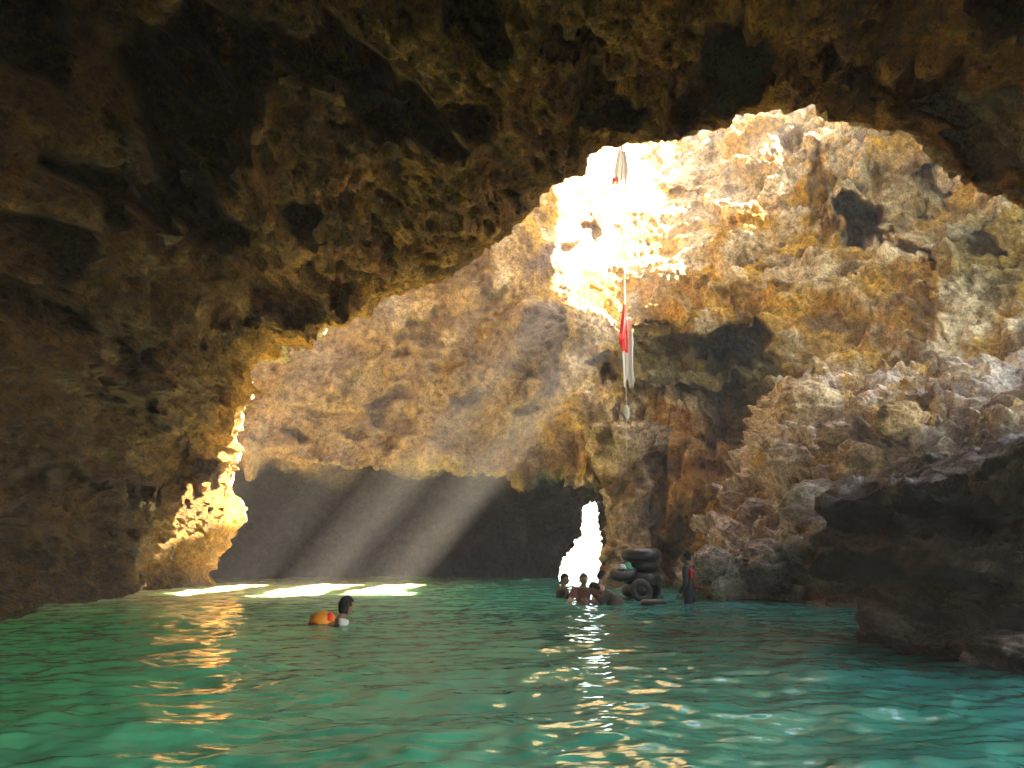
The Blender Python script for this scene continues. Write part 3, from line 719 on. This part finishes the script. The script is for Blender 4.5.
g3_ = person(b, R(10), crouch(), 'bare-armed bather in a white top turned towards the stack of inner tubes', S_tan, S_hair,
             [('shirt', S_white, TORSO, .012)], yaw=R(0), seed=9)
b = PW(618, 604); b[2] = -.3
b[2] = -.14
J = crouch(); J.update(chest=(.2, 0, .28), neckb=(.31, 0, .36), neck=(.37, 0, .39), head=(.46, 0, .43), shl=(.22, .19, .33), shr=(.22, -.19, .33), ell=(.4, .26, .15), elr=(.4, -.26, .15), wrl=(.6, .2, .2), wrr=(.6, -.2, .2), waist=(.07, 0, .17))
g4_ = person(b, R(175), J, 'bather in a brown shirt bent forward beside the stack of inner tubes', S_skin, S_hair,
             [('shirt', S_brown, TORSO+SLEEVE, .035)], yaw=R(10), pitch=R(-30), seed=10)
for g_ in (g1_, g2_, g3_, g4_): g_['group'] = 'bathers in front of the daylight gap'

# --- inner tubes
tl = ['topmost inner tube of the black stack', 'second inner tube from the top of the black stack', 'third inner tube from the top of the black stack', 'lowest inner tube of the black stack, sitting in the water']
tc_ = PW(645, 598); tc_[1] += .35
def valve(par, R0, z=0):
    link('valve', tube_mesh('valve', [(R0-.1, 0, z), (R0-.16, 0, z+.03), (R0-.17, 0, z+.06)], .012), S_metal, par)
for k, z in enumerate([.98, .70, .42, .15]):
    t = empty('inner_tube', (tc_[0]+[.02, -.03, .03, -.01][k], tc_[1]+[.0, .04, -.03, .02][k], z), k*1.1)
    t.rotation_euler = (R([3, -2, 2, 0][k]), R([-2, 2, -1, 0][k]), k*1.3)
    link('ring', torus_mesh('ring', .335, .148, .95, lump=.012), S_rub, t); valve(t, .335)
    tag(t, tl[k], 'inner tube', 'black inner tubes')
q = PW(626, 598); 
t = empty('inner_tube', (q[0]-.05, q[1]-.05, .55)); t.rotation_euler = (R(12), R(-14), .4)
link('ring', torus_mesh('ring', .21, .115, 1, lump=.012), S_rub, t); valve(t, .21)
tag(t, 'smaller black inner tube propped against the stack with a green cloth on it', 'inner tube', 'black inner tubes')
cl = empty('cloth', (q[0]-.02, q[1]-.17, .66), .2); 
sheet('green_panel', (.06, -.02, .03), (1, 0, .1), (0, .7, .9), .2, .2, S_green, cl, .05, th=.03); sheet('white_panel', (-.06, -.03, .02), (1, 0, -.2), (0, .8, .8), .16, .14, S_white, cl, .04, th=.03)
tag(cl, 'crumpled green and white cloth lying on the small propped inner tube', 'cloth')
q = PW(641, 600)
t = empty('inner_tube', (q[0], q[1]-.12, .2)); t.rotation_euler = (R(72), 0, R(12))
link('ring', torus_mesh('ring', .19, .07, 1), S_rub, t); valve(t, .19)
tag(t, 'thin black inner tube standing on edge in the water before the stack', 'inner tube', 'black inner tubes')
q = PW(652, 603)
t = empty('inner_tube', (q[0], q[1]-.2, .02))
link('ring', torus_mesh('ring', .2, .075, .8), S_rub, t); valve(t, .2)
tag(t, 'small black inner tube lying flat on the water in front of the stack', 'inner tube', 'black inner tubes')

# --- rope with two flags hanging down the shaft
YR = 18.5
lo = P(627, 462, YR); hi = np.array([P(622, 145, YR)[0]*1.0, YR-1.2, 23.9])
rp = []
mid_ = P(622, 145, YR)
for k in range(60):
    f = k/59; p_ = lo*(1-f*2)+mid_*f*2 if f < .5 else mid_*(2-2*f)+hi*(2*f-1); p_[0] += .05*math.sin(f*9)*f; rp.append(tuple(p_))
ro = link('rope', tube_mesh('rope', rp, .012, 6), simple('rope', (.62, .52, .36), .8)); tag(ro, 'thin pale rope hanging down the shaft with two flags tied to it', 'rope')
p_ = P(627, 412, YR); 
link('knot', rock_mesh('knot', (.07, .07, .2), 60, (.75, .72, .66), 4, .15), S_white, ro).location = p_
def flag(pyt, pyb, wmax, label, redside, seed):
    top_ = P(625 if pyt > 200 else 621, pyt, YR); bot = P(626, pyb, YR); h = top_[2]-bot[2]
    root = empty('flag', (top_[0], YR-.03, top_[2]), R(35))
    def half(name, mat, x0, x1, f0, f1, ph):
        ny_, nx_ = 80, 40; G = np.zeros((ny_, nx_, 3))
        for j in range(ny_):
            f = f0+(f1-f0)*j/(ny_-1); spread = wmax*min(1, .3+1.5*f)*(1-.25*max(0, f-.75))
            for i in range(nx_):
                u_ = i/(nx_-1); x = x0+(x1-x0)*u_
                rag = (.05*math.sin(x*9+ph)+.03*math.sin(x*23))*(j/(ny_-1))**4
                G[j, i] = (x*spread*.5+.02*math.sin(f*6+ph), .06*math.sin(x*6+f*3+ph)*(.4+f)+.02*math.sin(x*15+f*7), -(f+rag)*h)
        o = link(name, grid_mesh(name, G), mat, root); sol = o.modifiers.new('Solidify', 'SOLIDIFY'); sol.thickness = .005
    if redside:
        half('red_half', S_redc, -.9, .2, .0, .62, .3); half('white_half', S_white, .2, 1, .16, .97, .3); half('white_half', S_white, -.75, .25, .62, 1, .3)
    else:
        half('red_half', S_redc, -.3, .3, .0, .1, .3); half('white_half', S_white, -.9, 1.1, .08, 1, .3); half('red_corner', S_redc, -1.1, -.6, .58, .7, .3)
    tag(root, label, 'flag', 'red and white flags on the rope')
flag(146, 207, .66, 'mostly white flag with a red tip, upper of two on the rope', False, 1)
flag(305, 383, .6, 'furled red and white flag, lower of two on the rope', True, 2)

# ------------------------------------------------------------------ light, air, view
world = bpy.data.worlds.new('World'); scene.world = world; world.use_nodes = True
nt = world.node_tree; bg = nt.nodes['Background']; sky = nt.nodes.new('ShaderNodeTexSky')
sky.sky_type = 'NISHITA'; sky.sun_disc = False
el = math.asin(SUN[2]); az = math.atan2(SUN[0], SUN[1])
sky.sun_elevation = el; sky.sun_rotation = az
nt.links.new(sky.outputs[0], bg.inputs[0]); bg.inputs[1].default_value = .095
sd = bpy.data.lights.new('sun', 'SUN'); sd.energy = 4.7; sd.angle = R(.5); sd.color = (1, .93, .82)
so = bpy.data.objects.new('sun', sd); COL.objects.link(so)
so.rotation_euler = Vector(SUN).to_track_quat('Z', 'Y').to_euler()

HAZE = .0028
m = bpy.data.materials.new('haze'); m.use_nodes = True; nt = m.node_tree
nt.nodes.remove(nt.nodes['Principled BSDF'])
pv = nt.nodes.new('ShaderNodeVolumePrincipled'); pv.inputs['Color'].default_value = (.93, .92, .95, 1); pv.inputs['Density'].default_value = HAZE
pv.inputs['Anisotropy'].default_value = .0
nt.links.new(pv.outputs[0], nt.nodes['Material Output'].inputs['Volume'])
me = bpy.data.meshes.new('haze'); bm = bmesh.new(); bmesh.ops.create_cube(bm, size=1); bm.to_mesh(me); bm.free()
o = link('haze', me, m); o.scale = (96, 78, 30); o.location = (0, 24, 11.5); tag(o, kind='stuff')

vs = scene.view_settings; vs.view_transform = 'Standard'; vs.look = 'None'; vs.gamma = 1; vs.exposure = 4.65
vs.use_white_balance = True; vs.white_balance_temperature = 8200; vs.white_balance_tint = 8
cy = scene.cycles
cy.use_denoising = True
try: cy.denoiser = 'OPENIMAGEDENOISE'
except Exception: pass
cy.max_bounces = 10; cy.diffuse_bounces = 7; cy.glossy_bounces = 4; cy.transmission_bounces = 2; cy.volume_bounces = 0; cy.transparent_max_bounces = 4
cy.sample_clamp_indirect = .8
cy.use_adaptive_sampling = False
cy.use_guiding = False
